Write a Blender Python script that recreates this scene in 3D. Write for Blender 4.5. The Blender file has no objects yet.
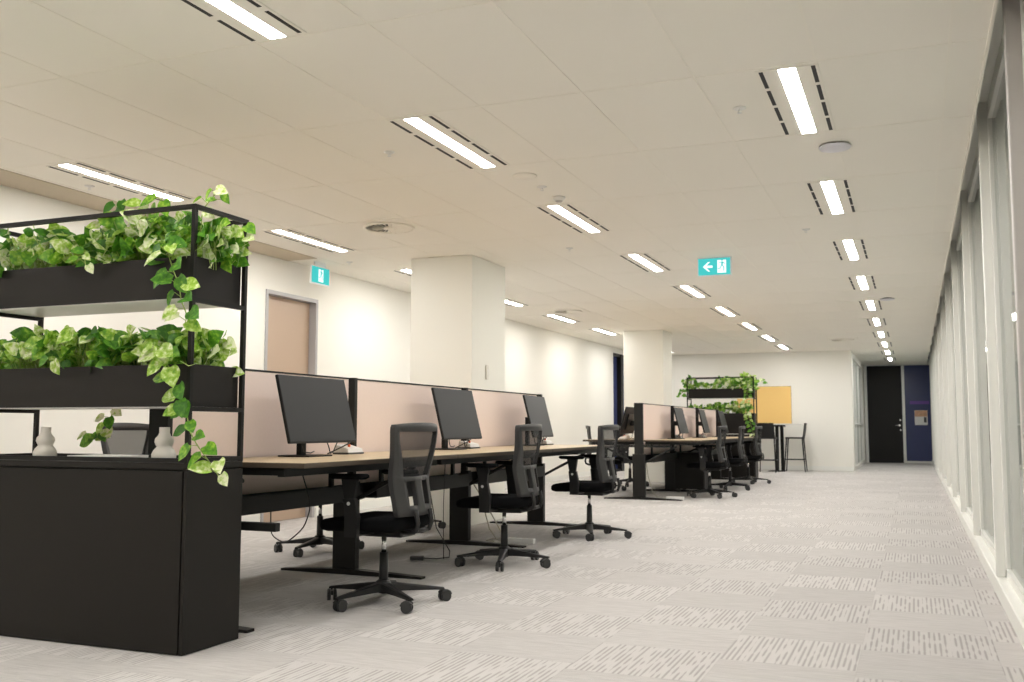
import bpy, bmesh, math, random
from mathutils import Vector, Matrix, Euler
random.seed(7)
PI = math.pi
S = bpy.context.scene
COL = S.collection

# ------------------------------------------------------------------ helpers
def link(o):
    COL.objects.link(o); return o

class MB:
    """collects shapes into one bmesh; build() links them as ONE object"""
    def __init__(self): self.bm = bmesh.new()
    def _tag(self, faces, mi, smooth):
        for f in faces:
            f.material_index = mi; f.smooth = smooth
    def box(self, x0, x1, y0, y1, z0, z1, bev=0, seg=2, mi=0, M=None, smooth=False):
        b = bmesh.new()
        bmesh.ops.create_cube(b, size=1)
        for v in b.verts:
            v.co = Vector(((x0+x1)/2+v.co.x*(x1-x0), (y0+y1)/2+v.co.y*(y1-y0), (z0+z1)/2+v.co.z*(z1-z0)))
        if bev:
            bmesh.ops.bevel(b, geom=b.edges[:], offset=bev, segments=seg, affect='EDGES', profile=.5)
        self._merge(b, mi, smooth, M); return self
    def _merge(self, b, mi, smooth, M=None):
        if M is not None: b.transform(M)
        b.normal_update()
        vm = {v: self.bm.verts.new(v.co) for v in b.verts}
        for f in b.faces:
            try:
                n = self.bm.faces.new([vm[v] for v in f.verts]); n.material_index = mi; n.smooth = smooth
            except ValueError: pass
        b.free()
    def cyl(self, p0, p1, r0, r1=None, n=16, mi=0, smooth=True, caps=True):
        return self.tube([p0, p1], [r0, r0 if r1 is None else r1], n, mi, smooth, caps)
    def tube(self, pts, rads, n=8, mi=0, smooth=True, caps=True):
        pts = [Vector(p) for p in pts]
        if not isinstance(rads, (list, tuple)): rads = [rads]*len(pts)
        rings = []
        up = Vector((0, 0, 1))
        prev = None
        for i, p in enumerate(pts):
            d = (pts[min(i+1, len(pts)-1)] - pts[max(i-1, 0)])
            if d.length < 1e-9: d = Vector((0, 0, 1))
            d.normalize()
            if prev is None:
                a = d.cross(up)
                if a.length < 1e-3: a = d.cross(Vector((0, 1, 0)))
            else:
                a = prev - d*prev.dot(d)
                if a.length < 1e-4: a = d.cross(up)
            a.normalize(); prev = a
            c = d.cross(a)
            rings.append([self.bm.verts.new(p + (a*math.cos(2*PI*k/n) + c*math.sin(2*PI*k/n))*rads[i]) for k in range(n)])
        for A, B in zip(rings, rings[1:]):
            for k in range(n):
                f = self.bm.faces.new((A[k], A[(k+1) % n], B[(k+1) % n], B[k])); f.material_index = mi; f.smooth = smooth
        if caps:
            for R, rev in ((rings[0], True), (rings[-1], False)):
                f = self.bm.faces.new(R[::-1] if rev else R); f.material_index = mi; f.smooth = False
        return self
    def loft(self, rings, mi=0, smooth=True, caps=True):
        rr = [[self.bm.verts.new(Vector(p)) for p in r] for r in rings]
        n = len(rr[0])
        for A, B in zip(rr, rr[1:]):
            for k in range(n):
                f = self.bm.faces.new((A[k], A[(k+1) % n], B[(k+1) % n], B[k])); f.material_index = mi; f.smooth = smooth
        if caps:
            for R in (rr[0][::-1], rr[-1]):
                f = self.bm.faces.new(R); f.material_index = mi; f.smooth = smooth
        return self
    def lathe(self, prof, n=24, c=(0, 0, 0), mi=0, smooth=True, caps=True):
        return self.loft([[(c[0]+r*math.cos(2*PI*k/n), c[1]+r*math.sin(2*PI*k/n), c[2]+z) for k in range(n)] for r, z in prof], mi, smooth, caps)
    def poly(self, pts, mi=0):
        f = self.bm.faces.new([self.bm.verts.new(Vector(p)) for p in pts]); f.material_index = mi; return self
    def prism(self, pts, d, mi=0, smooth=False):
        d = Vector(d)
        return self.loft([[Vector(p) for p in pts], [Vector(p)+d for p in pts]], mi, smooth)
    def build(self, name, mats, parent=None, loc=None, recalc=True):
        if recalc: bmesh.ops.recalc_face_normals(self.bm, faces=self.bm.faces[:])
        me = bpy.data.meshes.new(name)
        self.bm.to_mesh(me); self.bm.free()
        for m in (mats if isinstance(mats, (list, tuple)) else [mats]): me.materials.append(m)
        o = link(bpy.data.objects.new(name, me))
        if parent is not None: o.parent = parent
        if loc is not None: o.location = loc
        return o

def tag(o, label, cat, group=None, kind=None):
    o['label'] = label; o['category'] = cat
    if group: o['group'] = group
    if kind: o['kind'] = kind
    return o
def thing(name, label, cat, loc=(0, 0, 0), rz=0, group=None):
    o = link(bpy.data.objects.new(name, None)); o.empty_display_size = .1
    o.location = loc; o.rotation_euler = (0, 0, rz)
    return tag(o, label, cat, group)
def struct(o):
    o['kind'] = 'structure'; return o
def dup(o, loc=None, rz=None, label=None, parent=None):
    c = o.copy(); link(c)
    if parent is not None: c.parent = parent
    if loc is not None: c.location = loc
    if rz is not None: c.rotation_euler = (0, 0, rz)
    if label: c['label'] = label
    for ch in list(o.children): dup(ch, parent=c)
    return c
def kids(o, base): return [c for c in o.children if c.name.split('.')[0] == base]

# ------------------------------------------------------------------ materials
def mat(name, col, rough=.5, metal=0, spec=.5, bump=None, var=None, **kw):
    m = bpy.data.materials.new(name); m.use_nodes = True
    nt = m.node_tree; b = nt.nodes['Principled BSDF']
    b.inputs['Base Color'].default_value = (*col, 1); b.inputs['Roughness'].default_value = rough
    b.inputs['Metallic'].default_value = metal; b.inputs['Specular IOR Level'].default_value = spec
    for k, v in kw.items(): b.inputs[k].default_value = v
    tc = nt.nodes.new('ShaderNodeTexCoord')
    if var:
        sc, amt = var
        n = nt.nodes.new('ShaderNodeTexNoise'); n.inputs['Scale'].default_value = sc; n.inputs['Detail'].default_value = 3
        nt.links.new(tc.outputs['Object'], n.inputs['Vector'])
        r = nt.nodes.new('ShaderNodeMapRange'); r.inputs['To Min'].default_value = 1-amt; r.inputs['To Max'].default_value = 1+amt
        nt.links.new(n.outputs['Fac'], r.inputs['Value'])
        h = nt.nodes.new('ShaderNodeHueSaturation'); h.inputs['Color'].default_value = (*col, 1)
        nt.links.new(r.outputs[0], h.inputs['Value']); nt.links.new(h.outputs[0], b.inputs['Base Color'])
    if bump:
        sc, st = bump
        n = nt.nodes.new('ShaderNodeTexNoise'); n.inputs['Scale'].default_value = sc
        nt.links.new(tc.outputs['Object'], n.inputs['Vector'])
        bp = nt.nodes.new('ShaderNodeBump'); bp.inputs['Strength'].default_value = st; bp.inputs['Distance'].default_value = .002
        nt.links.new(n.outputs['Fac'], bp.inputs['Height']); nt.links.new(bp.outputs[0], b.inputs['Normal'])
    return m
def emit(name, col, strength):
    m = bpy.data.materials.new(name); m.use_nodes = True
    nt = m.node_tree; nt.nodes.clear()
    e = nt.nodes.new('ShaderNodeEmission'); e.inputs[0].default_value = (*col, 1); e.inputs[1].default_value = strength
    o = nt.nodes.new('ShaderNodeOutputMaterial'); nt.links.new(e.outputs[0], o.inputs[0])
    return m

M = {}
M['wall'] = mat('cream_wall_paint', (.855, .838, .78), .7, spec=.25, bump=(180, .04))
M['column'] = mat('column_paint', (.84, .825, .76), .6, spec=.3, bump=(180, .04))
M['ceiling'] = mat('ceiling_tile', (.90, .865, .795), .9, spec=.1, bump=(400, .08), var=(1.2, .015))
M['tanmargin'] = mat('tan_margin', (.56, .49, .39), .8, spec=.1)  # darker tan than the rest of the ceiling
M['grid'] = mat('ceiling_grid_paint', (.90, .86, .78), .6, spec=.3)
M['white'] = mat('white_frame_paint', (.82, .82, .78), .4)
M['greyframe'] = mat('grey_door_frame', (.42, .41, .42), .4)
M['postshade_lens'] = mat('post_shade_and_lens_grey', (.5, .47, .45), .5)  # shade put into the nearest post's colour; plain grey on the sensor lens
M['leafdoor'] = mat('tan_door_leaf', (.50, .375, .28), .5, var=(2, .03))
M['blackdoor'] = mat('black_door_leaf', (.012, .011, .010), .55, spec=.3)
M['black'] = mat('black_powder_coat', (.010, .009, .008), .5, spec=.2, bump=(600, .05))
M['cab'] = mat('black_cabinet_laminate', (.0105, .0088, .0072), .45, spec=.22, bump=(500, .03))
M['trough'] = mat('black_trough_steel', (.0135, .0112, .0098), .5, spec=.22, bump=(500, .03))
M['plastic'] = mat('charcoal_plastic', (.016, .0155, .0155), .45, spec=.3)
M['plasticgrey'] = mat('charcoal_back_frame_plastic', (.036, .035, .035), .48, spec=.35)
M['seat'] = mat('black_seat_fabric', (.005, .005, .0055), .95, spec=.06, bump=(900, .4))
M['chrome'] = mat('chrome_steel', (.7, .7, .7), .18, metal=1)
M['wheel'] = mat('caster_rubber', (.03, .03, .03), .5)
M['button'] = mat('pale_button', (.6, .6, .58), .4)
M['screenfab'] = mat('blush_fabric', (.80, .67, .61), .9, spec=.1, bump=(700, .3), var=(60, .03))
M['rail'] = mat('dark_rail', (.014, .014, .013), .5, spec=.25)
M['deskleg'] = mat('dark_desk_leg', (.010, .009, .008), .45, spec=.25)
M['monitor'] = mat('black_monitor_shell', (.009, .009, .009), .5, spec=.25)
M['display'] = mat('matte_dark_display', (.013, .0135, .0145), .42, spec=.28)
M['ceramic'] = mat('matte_greige_ceramic', (.74, .70, .64), .75, spec=.2, bump=(120, .15))
M['paper'] = mat('cream_paper', (.72, .69, .62), .8)
M['device'] = mat('white_plastic', (.78, .77, .75), .35)
M['darkgrey'] = mat('dark_grey_plastic', (.06, .06, .06), .5)
M['orange'] = mat('orange_plug', (.8, .16, .04), .5)
M['cable'] = mat('black_cable', (.012, .012, .012), .5)
M['cablegrey'] = mat('beige_cable', (.45, .42, .34), .5)
M['soil'] = mat('potting_soil', (.035, .024, .016), .95, bump=(90, .8))
M['stem'] = mat('green_stem', (.30, .40, .09), .6)
M['amber'] = mat('amber_felt_board', (.86, .58, .22), .85, spec=.15, bump=(500, .2), var=(30, .03))
M['tabletop'] = mat('white_table_laminate', (.76, .74, .7), .35)
M['slot'] = mat('black_slot', (.008, .008, .008), .6)
M['ap'] = mat('white_access_point', (.66, .65, .70), .4)
M['light'] = emit('light_diffuser', (1.0, .972, .94), 73)
M['exitgreen'] = emit('exit_sign_green', (.075, .62, .60), 1.0)
M['exitwhite'] = emit('exit_sign_white', (.9, 1, .98), 1.25)
M['exithousing'] = mat('white_sign_housing', (.85, .87, .9), .3)
M['purple'] = mat('purple_film', (.10, .03, .30), .4)
M['photo'] = mat('printed_photo', (.62, .36, .22), .5, var=(14, .6))
M['blind'] = mat('pale_green_blind', (.87, .93, .86), .7, spec=.2)

def glass_mat(name, col, alpha, rough=.03):
    m = bpy.data.materials.new(name); m.use_nodes = True
    nt = m.node_tree; nt.nodes.clear()
    tr = nt.nodes.new('ShaderNodeBsdfTransparent'); tr.inputs[0].default_value = (*col, 1)
    gl = nt.nodes.new('ShaderNodeBsdfGlossy'); gl.inputs['Roughness'].default_value = rough
    df = nt.nodes.new('ShaderNodeBsdfDiffuse'); df.inputs[0].default_value = (*col, 1)
    fr = nt.nodes.new('ShaderNodeFresnel'); fr.inputs[0].default_value = 1.45
    mx0 = nt.nodes.new('ShaderNodeMixShader'); mx0.inputs[0].default_value = alpha
    mx = nt.nodes.new('ShaderNodeMixShader'); o = nt.nodes.new('ShaderNodeOutputMaterial')
    nt.links.new(tr.outputs[0], mx0.inputs[1]); nt.links.new(df.outputs[0], mx0.inputs[2])
    nt.links.new(fr.outputs[0], mx.inputs[0]); nt.links.new(mx0.outputs[0], mx.inputs[1]); nt.links.new(gl.outputs[0], mx.inputs[2])
    nt.links.new(mx.outputs[0], o.inputs[0])
    return m
M['glass'] = glass_mat('green_tinted_glass', (.89, .96, .89), .38)
M['nightglass'] = mat('night_blue_glass', (.045, .058, .15), .15, spec=.25)
M['meshback'] = None
def mesh_mat():
    m = bpy.data.materials.new('chair_mesh_fabric'); m.use_nodes = True
    nt = m.node_tree; b = nt.nodes['Principled BSDF']
    b.inputs['Base Color'].default_value = (.022, .022, .023, 1); b.inputs['Roughness'].default_value = .8
    tr = nt.nodes.new('ShaderNodeBsdfTransparent')
    mx = nt.nodes.new('ShaderNodeMixShader'); mx.inputs[0].default_value = .52
    nt.links.new(tr.outputs[0], mx.inputs[1]); nt.links.new(b.outputs[0], mx.inputs[2])
    nt.links.new(mx.outputs[0], nt.nodes['Material Output'].inputs[0])
    return m
M['meshback'] = mesh_mat()

def wood_mat():
    m = mat('oak_laminate', (.60, .47, .31), .38, spec=.45)
    nt = m.node_tree; b = nt.nodes['Principled BSDF']
    tc = nt.nodes.new('ShaderNodeTexCoord'); mp = nt.nodes.new('ShaderNodeMapping')
    mp.inputs['Scale'].default_value = (30, 1.2, 30)
    n = nt.nodes.new('ShaderNodeTexNoise'); n.inputs['Scale'].default_value = 2; n.inputs['Detail'].default_value = 5
    cr = nt.nodes.new('ShaderNodeValToRGB')
    cr.color_ramp.elements[0].position = .3; cr.color_ramp.elements[0].color = (.47, .35, .215, 1)
    cr.color_ramp.elements[1].position = .7; cr.color_ramp.elements[1].color = (.64, .51, .34, 1)
    nt.links.new(tc.outputs['Object'], mp.inputs['Vector']); nt.links.new(mp.outputs[0], n.inputs['Vector'])
    nt.links.new(n.outputs['Fac'], cr.inputs[0]); nt.links.new(cr.outputs[0], b.inputs['Base Color'])
    return m
M['oak'] = wood_mat()
M['oakedge'] = mat('oak_edge_band', (.075, .056, .04), .55, spec=.25)

def leaf_mat():
    m = bpy.data.materials.new('variegated_leaf'); m.use_nodes = True
    nt = m.node_tree; b = nt.nodes['Principled BSDF']; out = nt.nodes['Material Output']
    at = nt.nodes.new('ShaderNodeAttribute'); at.attribute_name = 'tint'
    cr = nt.nodes.new('ShaderNodeValToRGB')
    e = cr.color_ramp.elements
    e[0].position = 0; e[0].color = (.045, .17, .012, 1)
    e[1].position = 1; e[1].color = (.85, .88, .62, 1)
    for p, c in ((.35, (.12, .33, .022, 1)), (.62, (.33, .54, .05, 1)), (.80, (.55, .70, .22, 1))):
        k = e.new(p); k.color = c
    tc = nt.nodes.new('ShaderNodeTexCoord')
    n = nt.nodes.new('ShaderNodeTexNoise'); n.inputs['Scale'].default_value = 48; n.inputs['Detail'].default_value = 5
    nt.links.new(tc.outputs['Object'], n.inputs['Vector'])
    ma = nt.nodes.new('ShaderNodeMath'); ma.operation = 'MULTIPLY_ADD'; ma.inputs[1].default_value = 1.6; ma.inputs[2].default_value = -.8
    nt.links.new(n.outputs['Fac'], ma.inputs[0])
    ad = nt.nodes.new('ShaderNodeMath'); ad.operation = 'ADD'; ad.use_clamp = True
    nt.links.new(ma.outputs[0], ad.inputs[0]); nt.links.new(at.outputs['Fac'], ad.inputs[1])
    nt.links.new(ad.outputs[0], cr.inputs[0]); nt.links.new(cr.outputs[0], b.inputs['Base Color'])
    b.inputs['Roughness'].default_value = .42
    tl = nt.nodes.new('ShaderNodeBsdfTranslucent'); nt.links.new(cr.outputs[0], tl.inputs[0])
    mx = nt.nodes.new('ShaderNodeMixShader'); mx.inputs[0].default_value = .38
    nt.links.new(b.outputs[0], mx.inputs[1]); nt.links.new(tl.outputs[0], mx.inputs[2]); nt.links.new(mx.outputs[0], out.inputs[0])
    return m
M['leaf'] = leaf_mat()

def carpet_mat():
    m = mat('grey_carpet_tiles', (.4, .38, .36), .95, spec=.08)
    nt = m.node_tree; b = nt.nodes['Principled BSDF']; L = nt.links
    N = nt.nodes.new
    tc = N('ShaderNodeTexCoord'); sp = N('ShaderNodeSeparateXYZ'); L.new(tc.outputs['Object'], sp.inputs[0])
    def math_(op, a, bb=None, c=None, clamp=False):
        n = N('ShaderNodeMath'); n.operation = op; n.use_clamp = clamp
        for i, v in enumerate((a, bb, c)):
            if v is None: continue
            if isinstance(v, (int, float)): n.inputs[i].default_value = v
            else: L.new(v, n.inputs[i])
        return n.outputs[0]
    X, Y = sp.outputs[0], sp.outputs[1]
    TX, TY = .555, .525
    cx = math_('DIVIDE', math_('ADD', X, 20.23), TX); ci = math_('FLOOR', cx)
    # every second column steps a quarter tile (ashlar lay)
    sh = math_('MULTIPLY', ci, -.42/.525)
    ry = math_('ADD', math_('DIVIDE', math_('ADD', Y, 10.12+201.5*.525), TY), sh); ri = math_('FLOOR', ry)
    turn = math_('GREATER_THAN', math_('MODULO', ri, 2.0), .5)
    cmb = N('ShaderNodeCombineXYZ'); L.new(ci, cmb.inputs[0]); L.new(ri, cmb.inputs[1])
    wn = N('ShaderNodeTexWhiteNoise'); wn.noise_dimensions = '2D'; L.new(cmb.outputs[0], wn.inputs['Vector'])
    # broken lines running away from the camera
    def streak(sx, sy, seed, lo, hi, detail=1.5):
        c = N('ShaderNodeCombineXYZ')
        L.new(math_('MULTIPLY', X, sx), c.inputs[0]); L.new(math_('MULTIPLY', Y, sy), c.inputs[1])
        L.new(math_('MULTIPLY_ADD', wn.outputs['Value'], 40.0, seed), c.inputs[2])
        n = N('ShaderNodeTexNoise'); n.inputs['Scale'].default_value = 1; n.inputs['Detail'].default_value = detail
        L.new(c.outputs[0], n.inputs['Vector'])
        r = N('ShaderNodeMapRange'); r.inputs['From Min'].default_value = lo; r.inputs['From Max'].default_value = hi
        L.new(n.outputs['Fac'], r.inputs['Value']); return r.outputs[0]
    def lines(coord, along, pitch, brk, seed):
        q = math_('DIVIDE', coord, pitch); li = math_('FLOOR', q); fr = math_('FRACT', q)
        c = N('ShaderNodeCombineXYZ')
        L.new(math_('MULTIPLY', li, 7.31), c.inputs[0]); L.new(math_('MULTIPLY', along, brk), c.inputs[1])
        L.new(math_('MULTIPLY_ADD', wn.outputs['Value'], 50.0, seed), c.inputs[2])
        n = N('ShaderNodeTexNoise'); n.inputs['Scale'].default_value = 1; n.inputs['Detail'].default_value = 1
        L.new(c.outputs[0], n.inputs['Vector'])
        wd_ = N('ShaderNodeMapRange'); wd_.inputs['From Min'].default_value = .36; wd_.inputs['From Max'].default_value = .52
        wd_.inputs['To Min'].default_value = -.10; wd_.inputs['To Max'].default_value = .21
        L.new(n.outputs['Fac'], wd_.inputs['Value'])
        d = math_('ABSOLUTE', math_('SUBTRACT', fr, .5))
        r = N('ShaderNodeMapRange'); r.inputs['From Min'].default_value = .12; r.inputs['From Max'].default_value = -.10
        L.new(math_('SUBTRACT', d, wd_.outputs[0]), r.inputs['Value']); return r.outputs[0]
    sC = lines(Y, X, .016, 9.0, 3.0)
    sA = lines(X, Y, .0225, 6.0, 1.0)
    sB = streak(6, 110, 9.0, .42, .75)
    mixs = N('ShaderNodeMix'); mixs.data_type = 'FLOAT'
    L.new(turn, mixs.inputs[0]); L.new(math_('ADD', math_('MULTIPLY_ADD', sB, .42, .10), math_('MULTIPLY', sC, .30)), mixs.inputs[2]); L.new(sA, mixs.inputs[3])
    fine = N('ShaderNodeTexNoise'); fine.inputs['Scale'].default_value = 260; L.new(tc.outputs['Object'], fine.inputs['Vector'])
    # tile joints
    fx = math_('FRACT', cx); fy = math_('FRACT', ry)
    jx = math_('LESS_THAN', math_('MINIMUM', fx, math_('SUBTRACT', 1.0, fx)), .006)
    jy = math_('LESS_THAN', math_('MINIMUM', fy, math_('SUBTRACT', 1.0, fy)), .007)
    j = math_('MAXIMUM', jx, jy)
    cr = N('ShaderNodeMix'); cr.data_type = 'RGBA'
    L.new(mixs.outputs[0], cr.inputs[0])
    cr.inputs[6].default_value = (.565, .542, .526, 1); cr.inputs[7].default_value = (.385, .366, .352, 1)
    val = math_('MULTIPLY_ADD', wn.outputs['Value'], .10, .95)
    val = math_('MULTIPLY', val, math_('MULTIPLY_ADD', fine.outputs['Fac'], .3, .85))
    val = math_('MULTIPLY', val, math_('MULTIPLY_ADD', j, -.05, 1.0))
    h = N('ShaderNodeHueSaturation'); L.new(cr.outputs[2], h.inputs['Color']); L.new(val, h.inputs['Value'])
    L.new(h.outputs[0], b.inputs['Base Color'])
    bp = N('ShaderNodeBump'); bp.inputs['Strength'].default_value = .35; bp.inputs['Distance'].default_value = .003
    L.new(math_('SUBTRACT', fine.outputs['Fac'], mixs.outputs[0]), bp.inputs['Height']); L.new(bp.outputs[0], b.inputs['Normal'])
    return m
M['carpet'] = carpet_mat()

# ------------------------------------------------------------------ dimensions (metres; corridor runs along +Y)
XL, XR = -6.12, .42          # left wall face, window sill face
YB, YE, YD = -3.2, 23.6, 29.6   # wall behind, end wall, far door wall
CZ = 2.75
XC = -1.29                   # corridor left wall
GX, GY, A, B = -3.94, 3.60, .592, 1.195    # ceiling grid origin and pitch

# ------------------------------------------------------------------ room shell
struct(MB().box(XL-.3, .75, YB-.1, YD+.1, -.1, 0).build('floor', M['carpet']))
cm = MB()
cm.box(-5.75, .372, YB-.1, YD+.1, CZ, CZ+.06)
struct(cm.build('ceiling', M['ceiling']))
# plasterboard margin left of the tiles, from the tan stretch to the end wall
struct(MB().box(XL-.1, -5.75, 8.62, YE, CZ, CZ+.06).build('ceiling_margin', M['ceiling']))
struct(MB().box(XL-.1, -5.75, YB-.1, 8.62, CZ-.006, CZ+.06).build('ceiling_margin_tan', M['tanmargin']))  # nearer stretch of the margin, coloured a darker tan
g = MB()
k = 0
x = GX-3*A
while x < .4:
    if x > -5.72: g.box(x-.006, x+.006, YB, YE if x < -1.4 else YD, CZ-.0022, CZ+.002)
    x += A
r = -5
while GY+r*B < YD:
    y = GY+r*B
    if y > YB:
        g.box(-5.75 if y < YE else XC, .372, y-.005, y+.005, CZ-.0020, CZ+.002)
    r += 1
struct(g.build('ceiling_grid', M['grid']))
struct(MB().box(.36, .374, YB, YD, CZ-.012, CZ+.25).build('trim_1', M['grid']))      # edge of the ceiling at the window pocket
struct(MB().box(.36, .75, YB, YD, CZ+.25, CZ+.3).build('ceiling_pocket', M['white']))

w = MB()
w.box(XL-.2, XL, YB, 8.28, 0, 2.9); w.box(XL-.2, XL, 8.28, 9.17, 2.375, 2.9)
w.box(XL-.2, XL, 9.17, 20.82, 0, 2.9); w.box(XL-.2, XL, 20.82, 22.8, 2.64, 2.9); w.box(XL-.2, XL, 22.8, YE+.15, 0, 2.9)
w.box(XL-.26, XL-.2, 8.1, 9.4, 0, 2.9); w.box(XL-.3, XL-.26, 20.6, 23.0, 0, 2.9)
struct(w.build('wall_left', M['wall']))
struct(MB().box(XL, XC, YE, YE+.15, 0, 2.9).build('wall_end', M['wall']))
struct(MB().box(XL-.2, .75, YB-.15, YB, 0, 3.1).build('wall_back', M['wall']))
# corridor beyond the end wall: nib, glazed partition, far wall
cw = MB()
cw.box(XC-.12, XC, YE+.15, 24.2, 0, 2.9); cw.box(XC-.12, XC, 28.9, YD, 0, 2.9); cw.box(XC-.12, XC, 24.2, 28.9, 2.62, 2.9); cw.box(XC-.12, XC, 24.2, 28.9, 0, .08)
struct(cw.build('wall_corridor', M['wall']))
pw = MB(); pw.box(XC-.09, XC-.075, 24.2, 28.9, .08, 2.62)
o = struct(pw.build('window_9', M['glass']))
pw = MB()
for y in (24.2, 25.8, 27.4, 28.86): pw.box(XC-.10, XC-.03, y, y+.05, .08, 2.62)
pw.box(XC-.1, XC-.03, 24.2, 28.9, 1.05, 1.09)
pw.build('window_frame', M['white'], o)
struct(MB().box(XC-.6, XC-.55, 23.9, 29.3, 0, 2.9).build('wall_beyond_corridor', M['blind']))
fw = MB()
fw.box(XC, -1.215, YD, YD+.12, 0, 2.9); fw.box(-.30, -.225, YD-.03, YD+.12, 0, 2.9); fw.box(.435, .75, YD, YD+.12, 0, 2.9)
fw.box(-1.215, .435, YD, YD+.12, 2.735, 2.9); fw.box(-.225, .435, YD, YD+.12, 0, .06)
struct(fw.build('wall_far', M['white']))
# baseboards
struct(MB().box(XL, XC, YE-.012, YE, 0, .10).build('baseboard_end', M['white']))
struct(MB().box(XL, XL+.012, YB, 8.22, 0, .10).build('baseboard_left', M['white']))
struct(MB().box(XL, XL+.012, 9.23, 20.75, 0, .10).build('baseboard_left', M['white']))

# columns
for i, (x0, x1, y0, y1) in enumerate(((-4.85, -4.14, 9.02, 9.90), (-4.91, -4.17, 17.38, 18.08))):
    c = MB().box(x0, x1, y0, y1, 0, CZ, bev=.006, seg=1); struct(c.build('wall_column', M['column']))
sw = thing('wall_switch', 'narrow cream switch plate on the shaded side of the nearer column', 'switch', (-4.137, 9.385, 1.56))
MB().box(0, .012, -.028, .028, -.075, .075, bev=.003).build('plate', M['paper'], sw)
MB().box(.012, .016, -.01, .01, -.03, .03, bev=.001).build('rocker', M['device'], sw)

# left door (recessed tan leaf in a grey steel frame)
d = MB(); d.box(XL-.11, XL-.07, 8.295, 9.15, .005, 2.35)
dl = struct(d.build('door_1', M['leafdoor']))
d = MB()
for y0, y1 in ((8.255, 8.29), (9.155, 9.195)): d.box(XL-.2, XL+.015, y0, y1, 0, 2.395)
d.box(XL-.2, XL+.015, 8.29, 9.155, 2.355, 2.395)
d.build('door_frame', M['greyframe'], dl)
MB().cyl((XL-.07, 8.38, 1.0), (XL-.02, 8.38, 1.0), .012).tube([(XL-.024, 8.38, 1.0), (XL-.024, 8.50, 1.0)], .01).build('door_handle', M['chrome'], dl)

# left window: night outside
wn = struct(MB().box(XL-.14, XL-.12, 20.82, 22.8, .02, 2.64).build('window_8', M['nightglass']))
f = MB()
for y0, y1 in ((21.52, 21.69), (22.72, 22.8)): f.box(XL-.18, XL-.02, y0, y1, 0, 2.64)
f.box(XL-.18, XL-.04, 20.82, 22.8, 2.58, 2.64); f.box(XL-.18, XL-.04, 20.82, 22.8, 0, .05)
f.build('window_frame', M['black'], wn)
struct(MB().box(XL-.2, XL-.005, 20.76, 20.825, 0, 2.66).build('trim_2', M['white']))

# far black door and side light
dr = struct(MB().box(-1.205, -.31, YD+.01, YD+.05, .006, 2.725).build('door_2', M['blackdoor']))
hd = MB(); hd.cyl((-.385, YD+.01, 1.05), (-.385, YD-.05, 1.05), .012).tube([(-.385, YD-.045, 1.05), (-.50, YD-.045, 1.05)], .011).cyl((-.385, YD+.012, 1.05), (-.385, YD, 1.05), .028)
hd.build('door_handle', M['chrome'], dr)
lk = MB(); lk.cyl((-.36, YD+.01, 1.2), (-.36, YD-.004, 1.2), .022).cyl((-.36, YD+.01, .92), (-.36, YD-.004, .92), .022)
lk.build('door_lock', M['chrome'], dr)
sl = struct(MB().box(-.225, .435, YD+.03, YD+.045, .06, 2.735).build('window_7', M['nightglass']))
MB().box(-.10, .40, YD+.026, YD+.03, 1.64, 1.73).build('film_strip', M['purple'], sl)
po = thing('poster', 'small poster taped inside the blue glass beside the black door', 'poster', (.18, YD+.02, 1.25))
MB().box(-.165, .165, 0, .006, -.19, .22).build('sheet', M['device'], po)
MB().box(-.16, .16, -.002, 0, .045, .215).build('printed_picture', M['photo'], po)
MB().box(.07, .14, -.002, 0, -.12, .03).build('printed_block', M['darkgrey'], po)

# ------------------------------------------------------------------ right-hand glazing
struct(MB().box(XR, XR+.2, YB, YD, 0, .105, bev=.006, seg=1).build('baseboard_right', M['white']))
struct(MB().box(XR+.06, XR+.2, YB, YD, 2.96, CZ+.25).build('trim_3', M['white']))
posts = [4.62] + [6.62+2.43*k for k in range(10)]
pn = 4
for i, y in enumerate(posts):
    p = MB(); p.box(XR+(-.005 if i == 0 else .005), XR+.11, y-.04, y+.04, .105, CZ+.25, bev=.004, seg=1)
    struct(p.build('trim_%d' % pn, M['postshade_lens'] if i == 0 else M['white'])); pn += 1  # nearest post: its face's shade is put into the grey
edges = [YB] + posts + [YD]
for i in range(len(edges)-1):
    y0, y1 = edges[i]+.045, edges[i+1]-.045
    if y1-y0 < .3: continue
    nm = 'window_%d' % (i+10)
    gl = struct(MB().box(XR+.078, XR+.084, y0, y1, .105, 2.96).build(nm, M['glass']))
    f = MB()
    for a, b_ in ((y0, y0+.05), (y1-.05, y1)): f.box(XR+.055, XR+.10, a, b_, .105, 2.96, bev=.004, seg=1)
    f.box(XR+.055, XR+.10, y0, y1, .105, .16); f.box(XR+.055, XR+.10, y0, y1, 2.88, 2.96)
    f.build('window_frame', M['white'], gl)
    bl = MB(); n = 12
    bl.box(XR+.102, XR+.110, y0+.01, y1-.01, .11, 2.955)
    bl.build('blind', M['blind'], gl)
struct(MB().box(XR+.30, XR+.36, YB, YD, 0, 3.05).build('wall_right', M['wall']))

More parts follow.
